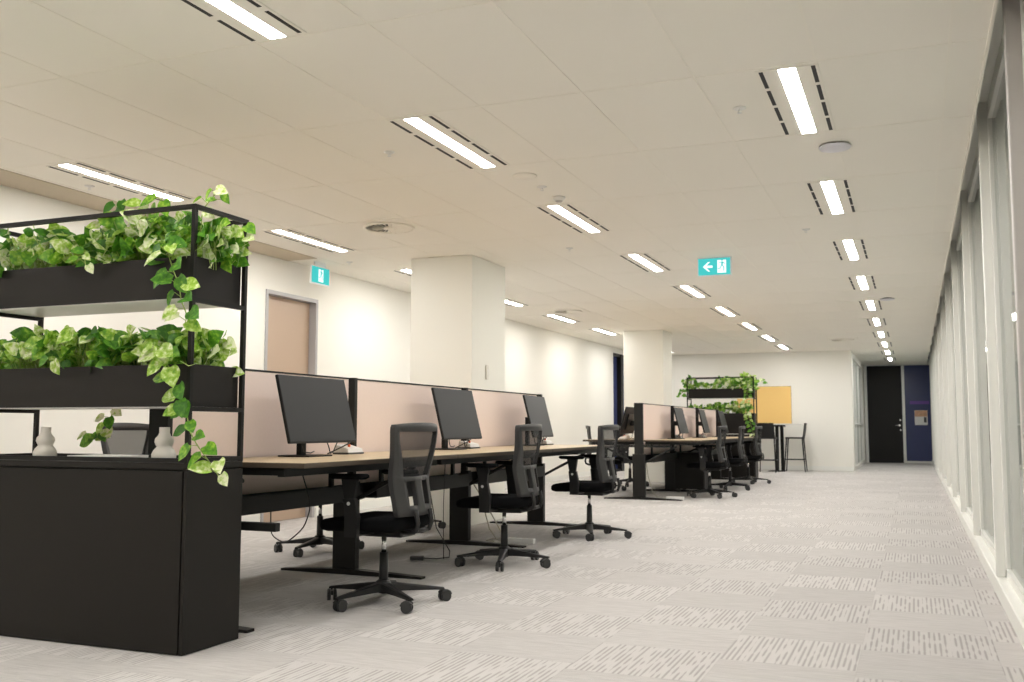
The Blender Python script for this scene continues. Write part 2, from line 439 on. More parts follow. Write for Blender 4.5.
# ------------------------------------------------------------------ ceiling fittings
def make_light(loc, label):
    t = thing('ceiling_light', label, 'ceiling light', loc, 0, 'recessed linear ceiling lights')
    W, Lh = .150, .57
    p = MB(); p.box(-W, W, -Lh, Lh, -.006, 0, bev=.002, seg=1); p.build('housing', M['ceiling'], t)
    d = MB(); d.box(-.041, .041, -Lh+.005, Lh-.005, -.0068, -.006); d.build('diffuser', M['light'], t)
    s0 = None
    for sx in (-1, 1):
        for q in range(4):
            yc = -Lh+.14+.29*q-.01
            if s0 is None: so = s0 = MB().box(-.010, .010, -.122, .122, -.0075, -.006).build('air_slot', M['slot'], t)
            else: so = s0.copy(); link(so); so.parent = t
            so.location = (sx*.125, yc, 0)
    return t
LX = {'window row': -.527, 'middle row': -2.612, 'left row': -5.255}
rows = {'window row': range(-2, 11), 'middle row': range(-2, 9), 'left row': range(-2, 9)}  # last left row fixture is an extra, added to brighten the end wall
light0 = None
ordn = ['first', 'second', 'third', 'fourth', 'fifth', 'sixth', 'seventh', 'eighth', 'ninth', 'tenth', 'eleventh', 'twelfth', 'thirteenth', 'fourteenth']
first_seen = {'window row': 1, 'middle row': 0, 'left row': 1}
desc = {'window row': 'ceiling light in the row beside the glazed wall', 'middle row': 'ceiling light in the middle row above the front chairs',
        'left row': 'ceiling light in the row by the left wall'}
for rn, ks in rows.items():
    for kk in ks:
        yc = 3.005 + 2*B*kk
        if rn == 'window row' and kk == 11: yc += .6
        n = kk-first_seen[rn]
        lab = ('recessed white %s, %s from the front' % (desc[rn], ordn[n])) if n >= 0 else 'white %s, %s behind the viewer' % (desc[rn], ordn[-n-1])
        loc = (LX[rn], yc, CZ)
        if light0 is None: light0 = make_light(loc, lab)
        else: dup(light0, loc, label=lab)

# round swirl diffusers in square tiles
def make_diffuser(loc, label):
    t = thing('air_diffuser', label, 'air vent', loc, 0, 'round swirl air vents')
    MB().box(-.285, .285, -.285, .285, -.005, 0, bev=.002, seg=1).build('face_plate', M['grid'], t)
    MB().lathe([(.225, -.006), (.225, -.022), (.205, -.022), (.20, -.006)], 40, caps=False).build('rim', M['grid'], t)
    MB().lathe([(.2, -.0055), (.2, -.0065)], 32).build('throat', M['slot'], t)
    b = MB()
    for q in range(24):
        a = 2*PI*q/24; ca, sa = math.cos(a), math.sin(a); tx, ty = -sa, ca
        P = []
        for r_, wd, z in ((.06, .007, -.008), (.2, .018, -.008)):
            P.append([(r_*ca-tx*wd, r_*sa-ty*wd, z), (r_*ca+tx*wd, r_*sa+ty*wd, z-.014), (r_*ca+tx*wd, r_*sa+ty*wd, z-.016), (r_*ca-tx*wd, r_*sa-ty*wd, z-.002)])
        b.loft(P, smooth=False)
    b.lathe([(.06, -.007), (.06, -.020), (.0, -.022)], 20)
    b.build('swirl_blades', M['grid'], t)
    return t
df = make_diffuser((-4.24, 7.47, CZ), 'round swirl air vent in the ceiling tile in front of the nearer column')
dup(df, (-4.83, 14.0, CZ), label='round swirl air vent beyond the nearer column, by the left row of lights')
dup(df, (-1.28, 20.6, CZ), label='round swirl air vent in the ceiling close to the far end wall')

def make_ap(loc, label):
    t = thing('wireless_access_point', label, 'access point', loc, 0, 'ceiling access points')
    MB().lathe([(.06, 0), (.065, -.008), (.064, -.010)], 28).build('mount', M['darkgrey'], t)
    MB().lathe([(.065, -.009), (.094, -.011), (.098, -.017), (.09, -.026), (.056, -.031), (.0, -.033)], 36).build('dome', M['ap'], t)
    return t
ap = make_ap((-.405, 6.30, CZ), 'round pale disc on the ceiling between the first two lights of the glazed side')
dup(ap, (-.29, 14.2, CZ), label='round pale disc on the ceiling, far along beside the glazed side lights')

def make_sprinkler(loc, label):
    t = thing('fire_sprinkler', label, 'sprinkler', loc, 0, 'ceiling sprinkler heads')
    MB().lathe([(.036, 0), (.036, -.004), (.022, -.010)], 20).build('escutcheon', M['device'], t)
    h = MB(); h.cyl((0, 0, -.008), (0, 0, -.03), .008, .006, 10)
    h.tube([(.008, 0, -.02), (.012, 0, -.034), (.0, 0, -.046)], .0022, 6); h.tube([(-.008, 0, -.02), (-.012, 0, -.034), (0, 0, -.046)], .0022, 6)
    h.lathe([(.016, -.046), (.016, -.049)], 14); h.bm.transform(Matrix.Diagonal((.8, .8, .62, 1))); h.build('head', M['device'], t)
    return t
sp0 = make_sprinkler((-3.07, 5.40, CZ), 'small sprinkler head left of the slotted light above the nearest chair')
for xy, lb in (((-.84, 5.36), 'small sprinkler head left of the nearest light beside the glazed wall'),
               ((-5.56, 5.36), 'small sprinkler head above the tall planter beside the tan ceiling margin'),
               ((-2.48, 6.62), 'small sprinkler head beside the smoke detector before the second middle row light'),
               ((-5.56, 8.95), 'small sprinkler head beside the green sign on the left'),
               ((-3.1, 9.05), 'small sprinkler head on the ceiling right of the nearer column'),
               ((-.84, 8.95), 'small sprinkler head beside the second light of the glazed side')):
    dup(sp0, (*xy, CZ), label=lb)
sd = thing('smoke_detector', 'flat round white plate on the ceiling past the first visible middle light', 'smoke detector', (-2.48, 6.28, CZ))
MB().lathe([(.085, 0), (.085, -.006), (.07, -.012), (0, -.013)], 28).build('cover', M['grid'], sd)
sn = thing('motion_sensor', 'small white domed sensor just before the second middle row light', 'sensor', (-2.475, 6.98, CZ))
MB().lathe([(.05, 0), (.05, -.012), (.03, -.03)], 24).build('body', M['device'], sn)
MB().lathe([(.03, -.03), (.022, -.038), (0, -.042)], 18).build('lens', M['postshade_lens'], sn)

# ------------------------------------------------------------------ exit signs
def running_figure(m, s, z0, flip=1):
    """stylised runner drawn in the sign plane (x, z), thickness along y"""
    def pl(pts): m.prism([(flip*x*s, -.0045, z0+z*s) for x, z in pts], (0, -.0012, 0))
    n = 12
    pl([(.06+.11*math.cos(2*PI*k/n), .78+.11*math.sin(2*PI*k/n)) for k in range(n)])
    pl([(-.02, .62), (.20, .60), (.14, .12), (-.08, .16)])
    pl([(.16, .60), (.44, .34), (.38, .26), (.12, .46)])
    pl([(-.0, .62), (-.34, .50), (-.30, .40), (.0, .50)])
    pl([(.12, .16), (.34, -.12), (.30, -.62), (.20, -.62), (.22, -.16), (.02, .12)])
    pl([(-.08, .18), (.04, .12), (-.18, -.34), (-.50, -.36), (-.50, -.26), (-.24, -.24)])
def exit_sign(loc, rz, label, arrow):
    t = thing('exit_sign', label, 'exit sign', loc, rz)
    W, H = (.168, .182)
    MB().box(-W-.008, W+.008, 0, .022, -H-.012, 0, bev=.003).build('housing', M['exithousing'], t)
    MB().box(-W, W-.006, -.003, 0, -H, -.008).build('green_face', M['exitgreen'], t)
    d = MB()
    xd = .075 if arrow else .0
    d.box(xd-.045, xd+.045, -.0045, -.003, -H+.018, -.03)
    d.build('white_doorway', M['exitwhite'], t)
    fg = MB(); fm = MB(); running_figure(fm, .078, -.095)
    fm.bm.transform(Matrix.Translation((xd, 0, 0)))
    fm.build('running_figure', M['exitgreen'], t)
    if arrow:
        a = MB()
        a.prism([(-.12, -.0045, -.095), (-.065, -.0045, -.045), (-.045, -.0045, -.045), (-.082, -.0045, -.083), (-.02, -.0045, -.083), (-.02, -.0045, -.107), (-.082, -.0045, -.107), (-.045, -.0045, -.145), (-.065, -.0045, -.145)], (0, .0015, 0))
        a.build('arrow', M['exitwhite'], t)
    r = MB(); r.cyl((-.12, .011, 0), (-.12, .011, .004), .006); r.cyl((.12, .011, 0), (.12, .011, .004), .006)
    return t
exit_sign((-1.868, 10.09, CZ-.004), 0, 'lit green exit sign with a left arrow hanging over the aisle', True)
exit_sign((-5.86, 8.86, 2.70), PI/2, 'lit green exit sign on the left, beside the tan door', False)
hg = thing('sign_bracket', 'small white bracket holding the left exit sign to the ceiling', 'bracket', (-5.87, 8.86, 2.70))
MB().box(-.012, .008, -.10, .10, -.0, .05).build('plate', M['exithousing'], hg)

# ------------------------------------------------------------------ planter shelving units (black cabinet + open frame)
CX0, CX1, CY0, CY1, CH = -4.28, -2.95, 3.452, 3.835, .827
def make_unit(label, loc, name='storage_cabinet'):
    t = thing(name, label, 'cabinet', loc)
    W = (CX1-CX0)/2; D = (CY1-CY0)/2
    MB().box(-W+.004, W-.022, -D+.02, D-.004, 0, CH-.03).build('carcass', M['cab'], t)
    MB().box(-W, W-.0265, -D, -D+.019, .004, CH-.036).build('front_panel', M['cab'], t)
    MB().box(W-.018, W, -D, D, .004, CH-.036).build('end_panel', M['cab'], t)
    MB().box(-W, W, -D, D, CH-.028, CH, bev=.002, seg=1).build('top_panel', M['cab'], t)
    h = .010
    for sx in (-1, 1):
        for sy in (-1, 1):
            x, y = sx*(W-h), sy*(D-h)
            MB().box(x-h, x+h, y-h, y+h, CH, 1.985).build('post', M['black'], t)
    def rail(a, b):
        MB().box(*a, *b[:0]) if False else None
    for z in (CH+.012, 1.066, 1.553, 1.975):
        for sy in (-1, 1):
            y = sy*(D-h)
            if z in (1.066, 1.553) : continue
            MB().box(-W+2*h, W-2*h, y-h, y+h, z-h, z+h).build('rail', M['black'], t)
        for sx in (-1, 1):
            x = sx*(W-h)
            MB().box(x-h, x+h, -D+2*h, D-2*h, z-h, z+h).build('cross_rail', M['black'], t)
    return t
def make_trough(label, loc, H=.19):
    t = thing('planter_trough', label, 'planter', loc, 0, None)
    W = (CX1-CX0)/2-.024; D = (CY1-CY0)/2-.022; k = .004
    m = MB()
    m.box(-W, W, -D, -D+k, 0, H); m.box(-W, W, D-k, D, 0, H); m.box(-W, -W+k, -D+k, D-k, 0, H); m.box(W-k, W, -D+k, D-k, 0, H)
    m.box(-W+k, W-k, -D+k, D-k, 0, k)
    m.build('trough_shell', M['trough'], t)
    MB().box(-W+.002, W-.002, -D+.003, D-.003, -.003, 0).build('base_panel', M['device'], t)
    MB().box(-W+k+.001, W-k-.001, -D+k+.001, D-k-.001, k, H-.03).build('soil', M['soil'], t)
    return t
UC = ((CX0+CX1)/2, (CY0+CY1)/2)
unit = make_unit('tall black cabinet with an open metal frame holding two planted troughs, at the front left', (*UC, 0))
TZ = (1.077, 1.564)
make_trough('lower black trough of trailing plants on the frame at the front left', (*UC, TZ[0]))
make_trough('upper black trough of trailing plants on the frame at the front left', (*UC, TZ[1]))
FU = (-3.555, 19.75)
fu = dup(unit, (*FU, 0), label='black planter cabinet with an open metal frame behind the second row of desks')
ft1 = make_trough('deep lower black trough on the far planter cabinet behind the desks', (*FU, .862), .405)
ft2 = make_trough('upper black trough on the far planter cabinet behind the desks', (*FU, TZ[1]))

# ------------------------------------------------------------------ pothos
LEAF = []
def leaf_shape():
    out = []
    prof = [(0, .0), (.05, .30), (.16, .44), (.34, .50), (.55, .44), (.75, .28), (.9, .12), (1.0, 0)]
    return prof
PROF = leaf_shape()
class Foliage:
    def __init__(self): self.v = []; self.f = []; self.t = []; self.st = MB(); self.ns = 0
    def leaf(self, p, d, n, size, tint):
        """p base, d direction of the blade, n approximate up normal"""
        d = Vector(d).normalized(); s = d.cross(Vector(n))
        if s.length < 1e-3: s = d.orthogonal()
        s.normalize(); n = s.cross(d).normalized()
        p = Vector(p); i0 = len(self.v)
        fold = random.uniform(.10, .32); droop = random.uniform(.05, .35); wid = random.uniform(.68, .86)
        def pt(u, w):
            return p + d*(size*u*(1-.1*u*droop)) + s*(size*w*wid) + n*(size*(fold*abs(w) - droop*u*u*.55 + .02*math.sin(u*9)*abs(w)))
        mids = []; lf = []; rt = []
        for u, w in PROF:
            back = -.10 if u in (.05,) else 0
            mids.append(len(self.v)); self.v.append(pt(u, 0))
            if w > 0:
                lf.append(len(self.v)); self.v.append(pt(u+back, w)); rt.append(len(self.v)); self.v.append(pt(u+back, -w))
            else: lf.append(mids[-1]); rt.append(mids[-1])
        for a in range(len(PROF)-1):
            for sd, rev in ((lf, False), (rt, True)):
                q = [mids[a], mids[a+1], sd[a+1], sd[a]]
                q2 = []
                for v in q:
                    if v not in q2: q2.append(v)
                if len(q2) < 3: continue
                self.f.append(q2[::-1] if rev else q2)
        self.t += [tint]*(len(self.v)-i0)
    def stem(self, pts, r=.0022):
        self.st.tube(pts, r, 5, caps=False); self.ns += 1
    def build(self, root):
        me = bpy.data.meshes.new('leaves'); me.from_pydata([tuple(v) for v in self.v], [], self.f)
        at = me.attributes.new('tint', 'FLOAT', 'POINT'); at.data.foreach_set('value', self.t)
        for p in me.polygons: p.use_smooth = True
        me.materials.append(M['leaf'])
        o = link(bpy.data.objects.new('leaves', me)); o.parent = root; o.location = -root.location
        s = self.st.build('stems', M['stem'], root, recalc=False); s.location = -root.location
def rtint():
    r = random.random()
    if r < .36: return random.uniform(.0, .25)
    if r < .62: return random.uniform(.35, .65)
    return random.uniform(.68, 1.0)
def clump(label, cx, y0, z0, half, hmax, n, name='trailing_pothos', front=.025, size=(.062, .105), vines=(), yoff=0, tint=0, group=None):
    root = thing(name, label, 'plant', (cx, y0, z0), 0, group)
    F = Foliage()
    for i in range(n):
        a = random.uniform(-1, 1); b = random.uniform(-1, 1)
        h = hmax*(random.random()**.75)*(1-.2*a*a)
        x = cx + a*half; y = y0 + b*.15 - front*(b < -.3)*random.random()
        z = z0 - .02 + h
        base = Vector((cx + a*half*.55 + random.uniform(-.05, .05), y0 + b*.08, z0-.045))
        tip = Vector((x, y, z))
        mid = base.lerp(tip, .6) + Vector((random.uniform(-.02, .02), random.uniform(-.02, .02), .03))
        F.stem([base, mid, tip], .0019)
        d = Vector((a*.6+random.uniform(-.8, .8), b*.3-.35+random.uniform(-.5, .4), (random.uniform(-1.0, .6) if h > .10 else random.uniform(-.35, .8))))
        nrm = Vector((random.uniform(-.6, .6), -1.0+random.uniform(-.4, .6), random.uniform(-.1, .7)))
        F.leaf(tip, d, nrm, random.uniform(*size), max(0, min(1, rtint()+tint)))
    for vn in vines:
        pts = [Vector(p) for p in vn['pts']]
        # resample smooth path
        path = []
        for i in range(len(pts)-1):
            for k in range(6): path.append(pts[i].lerp(pts[i+1], k/6))
        path.append(pts[-1])
        for _ in range(2):
            path = [path[0]] + [(path[i-1]+path[i]*2+path[i+1])/4 for i in range(1, len(path)-1)] + [path[-1]]
        F.stem(path, .0026)
        m = vn['n']
        for i in range(m):
            u = (i+.6)/m*(len(path)-1); j = min(int(u), len(path)-2)
            p = path[j].lerp(path[j+1], u-j)
            sd = -1 if i % 2 else 1
            off = Vector((sd*random.uniform(.01, .035), random.uniform(-.03, .0), random.uniform(-.0, .03)))
            F.stem([p, p+off], .0016)
            d = Vector((sd*random.uniform(.3, 1.0), random.uniform(-.55, .05), random.uniform(-1.0, .1)))
            F.leaf(p+off, d, Vector((random.uniform(-.4, .4), -1, .55)), random.uniform(*vn.get('size', (.068, .105))), min(.98, rtint()+vn.get('tint', 0)))
    F.build(root)
    return root
PY = UC[1]
Zs = {'u': TZ[1]+.19, 'l': TZ[0]+.19}
GRP = None
FRY = CY0-.035
# upper trough
clump('bushy pothos at the left end of the front upper trough', -4.06, PY, Zs['u'], .25, .22, 140)
clump('pothos left of centre in the front upper trough with a short sprig over the edge', -3.66, PY, Zs['u'], .22, .21, 150,
      vines=[dict(pts=[(-3.57, PY-.06, Zs['u']+.0), (-3.57, CY0-.02, Zs['u']+.045), (-3.555, FRY, Zs['u']-.0), (-3.54, FRY, Zs['u']-.045)], n=5, size=(.05, .075)),
             dict(pts=[(-3.62, PY-.04, Zs['u']+.05), (-3.58, PY-.04, Zs['u']+.22), (-3.53, PY-.05, Zs['u']+.31)], n=9, tint=-.35, size=(.06, .095))])
clump('tall leafy pothos rising above the rail near the right of the front upper trough', -3.34, PY, Zs['u'], .2, .25, 178,
      vines=[dict(pts=[(-3.30, PY-.05, Zs['u']), (-3.32, PY-.06, Zs['u']+.22), (-3.26, PY-.06, Zs['u']+.31)], n=8, tint=.25), dict(pts=[(-3.34, PY, Zs['u']+.1), (-3.40, PY-.02, Zs['u']+.24), (-3.38, PY-.02, Zs['u']+.30)], n=6, tint=.25)])
clump('pale pothos at the right end of the front upper trough with a long hanging vine', -3.07, PY, Zs['u'], .13, .21, 159,
      vines=[dict(pts=[(-3.16, PY-.08, Zs['u']+.01), (-3.10, CY0-.03, Zs['u']+.045), (-3.07, FRY, 1.775), (-3.034, FRY, 1.682), (-2.997, FRY, 1.613), (-2.984, FRY, 1.545), (-2.948, FRY, 1.477), (-2.962, FRY, 1.42)], n=17, size=(.07, .108)),
             dict(pts=[(-3.05, PY-.04, Zs['u']), (-3.04, PY-.04, Zs['u']+.24), (-2.99, PY, Zs['u']+.33), (-2.94, PY, Zs['u']+.28)], n=8, tint=.35, size=(.05, .085)),
             dict(pts=[(-3.0, PY+.05, Zs['u']), (-2.98, PY+.10, Zs['u']+.10), (-2.95, PY+.14, Zs['u']+.18), (-2.94, PY+.15, Zs['u']+.10)], n=9, tint=.3)])
# lower trough
clump('dark leafy pothos at the left end of the front lower trough', -4.06, PY, Zs['l'], .25, .21, 150, tint=-.12)
clump('pothos left of centre in the front lower trough with one leaf over the edge', -3.68, PY, Zs['l'], .22, .19, 159, tint=-.12,
      vines=[dict(pts=[(-3.74, PY-.08, Zs['l']), (-3.74, CY0-.02, Zs['l']+.045), (-3.72, FRY, Zs['l']+.02), (-3.70, FRY, Zs['l']-.02)], n=3, size=(.05, .08)),
             dict(pts=[(-3.72, PY+.08, Zs['l']), (-3.76, CY1+.03, Zs['l']+.03), (-3.80, CY1+.045, TZ[0]+.03), (-3.825, CY1+.045, TZ[0]-.08), (-3.87, CY1+.045, TZ[0]-.15), (-3.96, CY1+.045, TZ[0]-.15)], n=18, size=(.06, .095))])
clump('pothos right of centre in the front lower trough', -3.36, PY, Zs['l'], .2, .18, 159, tint=-.12)
clump('pothos at the right end of the front lower trough, its vine trailing to the cabinet', -3.10, PY, Zs['l'], .11, .17, 140, tint=-.12,
      vines=[dict(pts=[(-3.14, PY-.09, Zs['l']+.01), (-3.12, CY0-.03, Zs['l']+.05), (-3.08, FRY, 1.32), (-3.056, FRY, 1.281), (-3.014, FRY, 1.192), (-2.966, FRY, 1.104), (-2.94, FRY, 1.04)], n=14, tint=-.12),
             dict(pts=[(-2.966, FRY, 1.104), (-2.931, FRY, 1.038), (-2.917, FRY, .973), (-2.872, FRY, .909), (-2.82, FRY, .854), (-2.775, FRY+.01, .80), (-2.755, FRY+.02, .75)], n=11, size=(.068, .10), tint=-.05),
             dict(pts=[(-3.0, PY-.02, Zs['l']), (-2.98, PY+.05, Zs['l']+.14), (-2.95, PY+.08, Zs['l']+.07)], n=6, tint=.2)])
# far unit
fy = FU[1]; fz = (TZ[1]+.19, TZ[0]+.19)
clump('dark green plant at the left end of the far upper trough', -4.18, fy, fz[0], .12, .28, 55, tint=-.2,
      vines=[dict(pts=[(-4.24, fy-.08, fz[0]), (-4.30, fy-.2, fz[0]-.03), (-4.33, fy-.22, fz[0]-.16)], n=8)])
clump('small green plant left of centre in the far upper trough', -3.82, fy, fz[0], .17, .17, 34)
clump('bright green plant right of centre in the far upper trough', -3.44, fy, fz[0], .2, .27, 75, tint=.1)
clump('lime green plant at the right end of the far upper trough with a long vine', -3.06, fy, fz[0], .16, .30, 100, tint=.1,
      vines=[dict(pts=[(-3.03, fy-.1, fz[0]), (-3.0, fy-.22, fz[0]+.02), (-3.02, fy-.23, fz[0]-.2), (-3.06, fy-.23, fz[0]-.4), (-2.98, fy-.23, fz[0]-.62), (-2.90, fy-.23, fz[0]-.95)], n=36, tint=.1),
             dict(pts=[(-2.98, fy, fz[0]), (-2.9, fy, fz[0]+.16), (-2.78, fy, fz[0]+.17), (-2.74, fy, fz[0]+.1)], n=9, tint=.2)])
clump('low plant at the left of the far lower trough behind the blush screens', -4.0, fy, fz[1], .25, .19, 60, tint=-.1)
clump('plant in the middle of the far lower trough behind the blush screens', -3.6, fy, fz[1], .2, .23, 60, tint=-.1)
clump('plant at the right of the far lower trough behind the blush screens', -3.2, fy, fz[1], .2, .24, 70)

# things standing on the near cabinet
def make_vase(loc, label):
    o = MB().lathe([(.036, 0), (.048, .004), (.0545, .018), (.055, .034), (.047, .052), (.037, .063), (.033, .069), (.038, .077), (.0435, .091), (.040, .107), (.028, .120),
                    (.0235, .133), (.0235, .158), (.019, .158), (.019, .135), (.016, .10)], 36, caps=False).build('vase', M['ceramic'])
    o.location = loc
    return tag(o, label, 'vase', 'pale two bulge vases')
make_vase((-3.953, 3.60, CH), 'pale stacked-bulge vase standing at the left on the black cabinet')
make_vase((-3.215, 3.60, CH), 'pale stacked-bulge vase at the right, by the hanging vine and corner post')
bk = thing('book', 'thick cream book lying flat on the black cabinet between the vases', 'book', (-3.58, 3.63, CH), .04)
MB().box(-.16, .16, -.10, .10, 0, .006, bev=.001, seg=1).build('cover', M['paper'], bk)
MB().box(-.155, .157, -.096, .096, .006, .024).build('pages', M['device'], bk)

# ------------------------------------------------------------------ desks
DZ = .812; SX = -3.585; FX = -2.75; BXE = -4.42
def desk_bay(y0, y1, side, label, SX=SX, grp=None):
    """side=+1 aisle side, -1 wall side; origin at spine, floor"""
    t = thing('workstation_desk', label, 'desk', (SX, (y0+y1)/2, 0), 0, grp)
    h = (y1-y0)/2; s = side
    ya, yb = -h+.002, h-.002
    xs = sorted((s*.035, s*.835))
    MB().box(xs[0], xs[1], ya, yb, DZ-.027, DZ-.0015, bev=.003, seg=1).build('desktop_edge', M['oakedge'], t)
    MB().box(xs[0]+.002, xs[1]-.002, ya+.002, yb-.002, DZ-.0015, DZ).build('desktop_surface', M['oak'], t)
    xr = sorted((s*.66, s*.70))
    MB().box(xr[0], xr[1], ya+.03, yb-.03, DZ-.072, DZ-.027).build('front_rail', M['rail'], t)
    for yy in (ya+.05, yb-.09):
        c = sorted((s*.06, s*.66))
        MB().box(c[0], c[1], yy, yy+.04, DZ-.067, DZ-.027).build('side_rail', M['rail'], t)
    tr = MB(); c = sorted((s*.045, s*.15))
    tr.box(c[0], c[1], ya+.14, yb-.14, .50, .506); tr.box(c[0], c[0]+.004, ya+.14, yb-.14, .506, .60); tr.box(c[1]-.004, c[1], ya+.14, yb-.14, .506, .60)
    tr.build('cable_tray', M['rail'], t)
    for yy in (ya+.30, yb-.34):
        MB().box(s*.085-.012, s*.085+.012, yy, yy+.03, .60, DZ-.027).build('tray_hanger', M['rail'], t)
    return t
def leg_frame(y, label, arms=True, SX=SX):
    t = thing('desk_leg_frame', label, 'desk leg', (SX, y, 0), 0)
    ft = MB(); h = .59; hl = .50
    ft.loft([[(-hl, -.03, 0), (-hl, .03, 0), (-hl, .03, .014), (-hl, -.03, .014)], [(-.1, -.035, 0), (-.1, .035, 0), (-.1, .035, .035), (-.1, -.035, .035)],
             [(.1, -.035, 0), (.1, .035, 0), (.1, .035, .035), (.1, -.035, .035)], [(h, -.03, 0), (h, .03, 0), (h, .03, .014), (h, -.03, .014)]], smooth=False)
    ft.build('foot', M['deskleg'], t)
    MB().box(-.088, .088, -.03, .03, .035, .62, bev=.004, seg=1).build('column', M['deskleg'], t)
    MB().box(-.062, .062, -.02, .02, .62, 1.322, bev=.003, seg=1).build('screen_post', M['rail'], t)
    for s in (-1, 1):
        b = MB(); b.tube([(s*.08, 0, .50), (s*.52, 0, DZ-.085)], .014, 6, smooth=False)
        b.build('strut', M['rail'], t)
        MB().box(min(s*.06, s*.70), max(s*.06, s*.45), -.018, .018, DZ-.10, DZ-.068).build('arm', M['rail'], t)
    if arms is None:
        MB().box(.06, .735, -.02, .02, .485, .525, bev=.003, seg=1).build('side_arm', M['rail'], t)
    return t
def screen(y0, y1, label, SX=SX):
    t = thing('desk_screen', label, 'screen', (SX, (y0+y1)/2, 0), 0)
    h = (y1-y0)/2-.022
    MB().box(-.016, .016, -h, h, .60, 1.312, bev=.003, seg=1).build('fabric_panel', M['screenfab'], t)
    MB().box(-.019, .019, -h, h, 1.312, 1.322).build('top_trim', M['rail'], t)
    return t
L1 = [3.985, 5.785, 7.59, 9.395]
L2 = [13.20, 15.08, 16.96, 18.84]
# floor-standing end panels (wider, reach the floor)
nm = ['first', 'second', 'third', 'fourth']
for row, L, rd in ((1, L1, 'front desk row'), (2, L2, 'rear desk row')):
    X_ = SX if row == 1 else SX+.065
    for i, y in enumerate(L):
        leg_frame(y, 'dark leg frame with long floor foot under the %s, %s from the front' % (rd, nm[i]), None if row == 1 and i == 0 else True, X_)
    for i in range(3):
        screen(L[i], L[i+1], 'blush fabric divider screen of the %s, %s from the front' % (rd, nm[i]), X_)
        y0 = L[i]+.06 if i == 0 else L[i]; y1 = L[i+1]
        desk_bay(y0, y1, 1, 'oak topped desk on the aisle side of the %s, %s from the front' % (rd, nm[i]), X_)
        yb = (8.9 if row == 1 else 17.25) if i == 2 else y1
        desk_bay(y0, yb, -1, 'oak topped desk on the wall side of the %s, %s from the front' % (rd, nm[i]), X_)

# ------------------------------------------------------------------ monitors
def make_monitor(loc, rz, label):
    """screen faces local +X"""
    t = thing('monitor', label, 'monitor', loc, rz, 'desk monitors')
    W, H = .352, .40; tl = math.radians(14)
    R = Matrix.Translation((0, 0, .085)) @ Matrix.Rotation(-tl, 4, 'Y')
    b = MB(); b.box(-.022, -.004, -W, W, 0, H, bev=.004, M=R); b.box(-.045, -.02, -.2, .2, .06, .3, bev=.01, M=R)
    b.build('shell', M['monitor'], t)
    d = MB(); d.box(-.004, -.0025, -W+.006, W-.006, .012, H-.006, M=R); d.build('display', M['display'], t)
    n = MB(); n.box(-.185, -.155, -.031, .031, .008, .27, bev=.004); n.box(-.175, -.06, -.04, .04, .20, .27, bev=.006)
    n.build('neck', M['monitor'], t)
    f = MB(); f.box(-.25, -.03, -.125, .125, 0, .009, bev=.004); f.build('foot', M['monitor'], t)
    c = MB()
    c.tube([(-.07, -.10, .12), (-.06, -.15, .07), (-.06, -.13, .03), (-.07, -.05, .022), (-.10, .03, .03)], .0035, 6)
    c.tube([(-.07, .10, .12), (-.06, .13, .05), (-.07, .16, .015), (-.09, .22, .02), (-.07, .25, .10)], .0035, 6)
    c.build('cable', M['cable'], t)
    return t
mon = make_monitor((-3.22, 4.955, DZ), 0, 'dark monitor on the nearest desk, right of the tall planter')
dup(mon, (-3.24, 6.93, DZ), 0, label='dark monitor on the second desk of the front row, above the nearest chair')
dup(mon, (-3.24, 8.72, DZ), .09, label='dark monitor on the last desk of the front row')
dup(mon, (-3.22, 14.78, DZ), .04, label='dark monitor on the nearest desk of the rear row')
dup(mon, (-3.21, 16.5, DZ), .07, label='dark monitor on the middle desk of the rear row')
dup(mon, (-3.20, 18.2, DZ), .04, label='dark monitor on the last desk of the rear row, before the far planter')
dup(mon, (-3.96, 14.1, DZ), PI, label='dark monitor seen from its side on the wall side of the rear row')

def make_dock(loc, label, rz=0):
    t = thing('docking_station', label, 'docking station', loc, rz, 'white docks on the desks')
    b = MB(); b.loft([[(-.055, -.09, .012), (.055, -.09, .012), (.05, -.085, .035), (-.05, -.085, .062)],
                      [(-.055, .09, .012), (.055, .09, .012), (.05, .085, .035), (-.05, .085, .062)]], smooth=False)
    b.build('case', M['device'], t)
    MB().box(-.06, .06, -.095, .095, 0, .012, bev=.003).build('base', M['darkgrey'], t)
    MB().box(.0, .015, -.012, .0, .045, .064, bev=.002).build('plug', M['orange'], t)
    c = MB(); c.tube([(.0, -.02, .06), (.04, -.05, .075), (.03, -.12, .05), (-.03, -.2, .006)], .004, 6); c.build('lead', M['cable'], t)
    return t
dk = make_dock((-3.40, 5.50, DZ), 'white docking station with an orange plug behind the nearest monitor')
dup(dk, (-3.40, 7.36, DZ), label='white docking station behind the second monitor of the front row')
dup(dk, (-3.40, 9.15, DZ), label='white docking station behind the last monitor of the front row')
dup(dk, (-3.36, 14.95, DZ), label='white docking station by the nearest monitor of the rear row')
dup(dk, (-3.36, 16.72, DZ), label='white docking station by the middle monitor of the rear row')
dup(dk, (-3.85, 13.65, DZ), PI, label='white docking station on the wall side of the rear row')

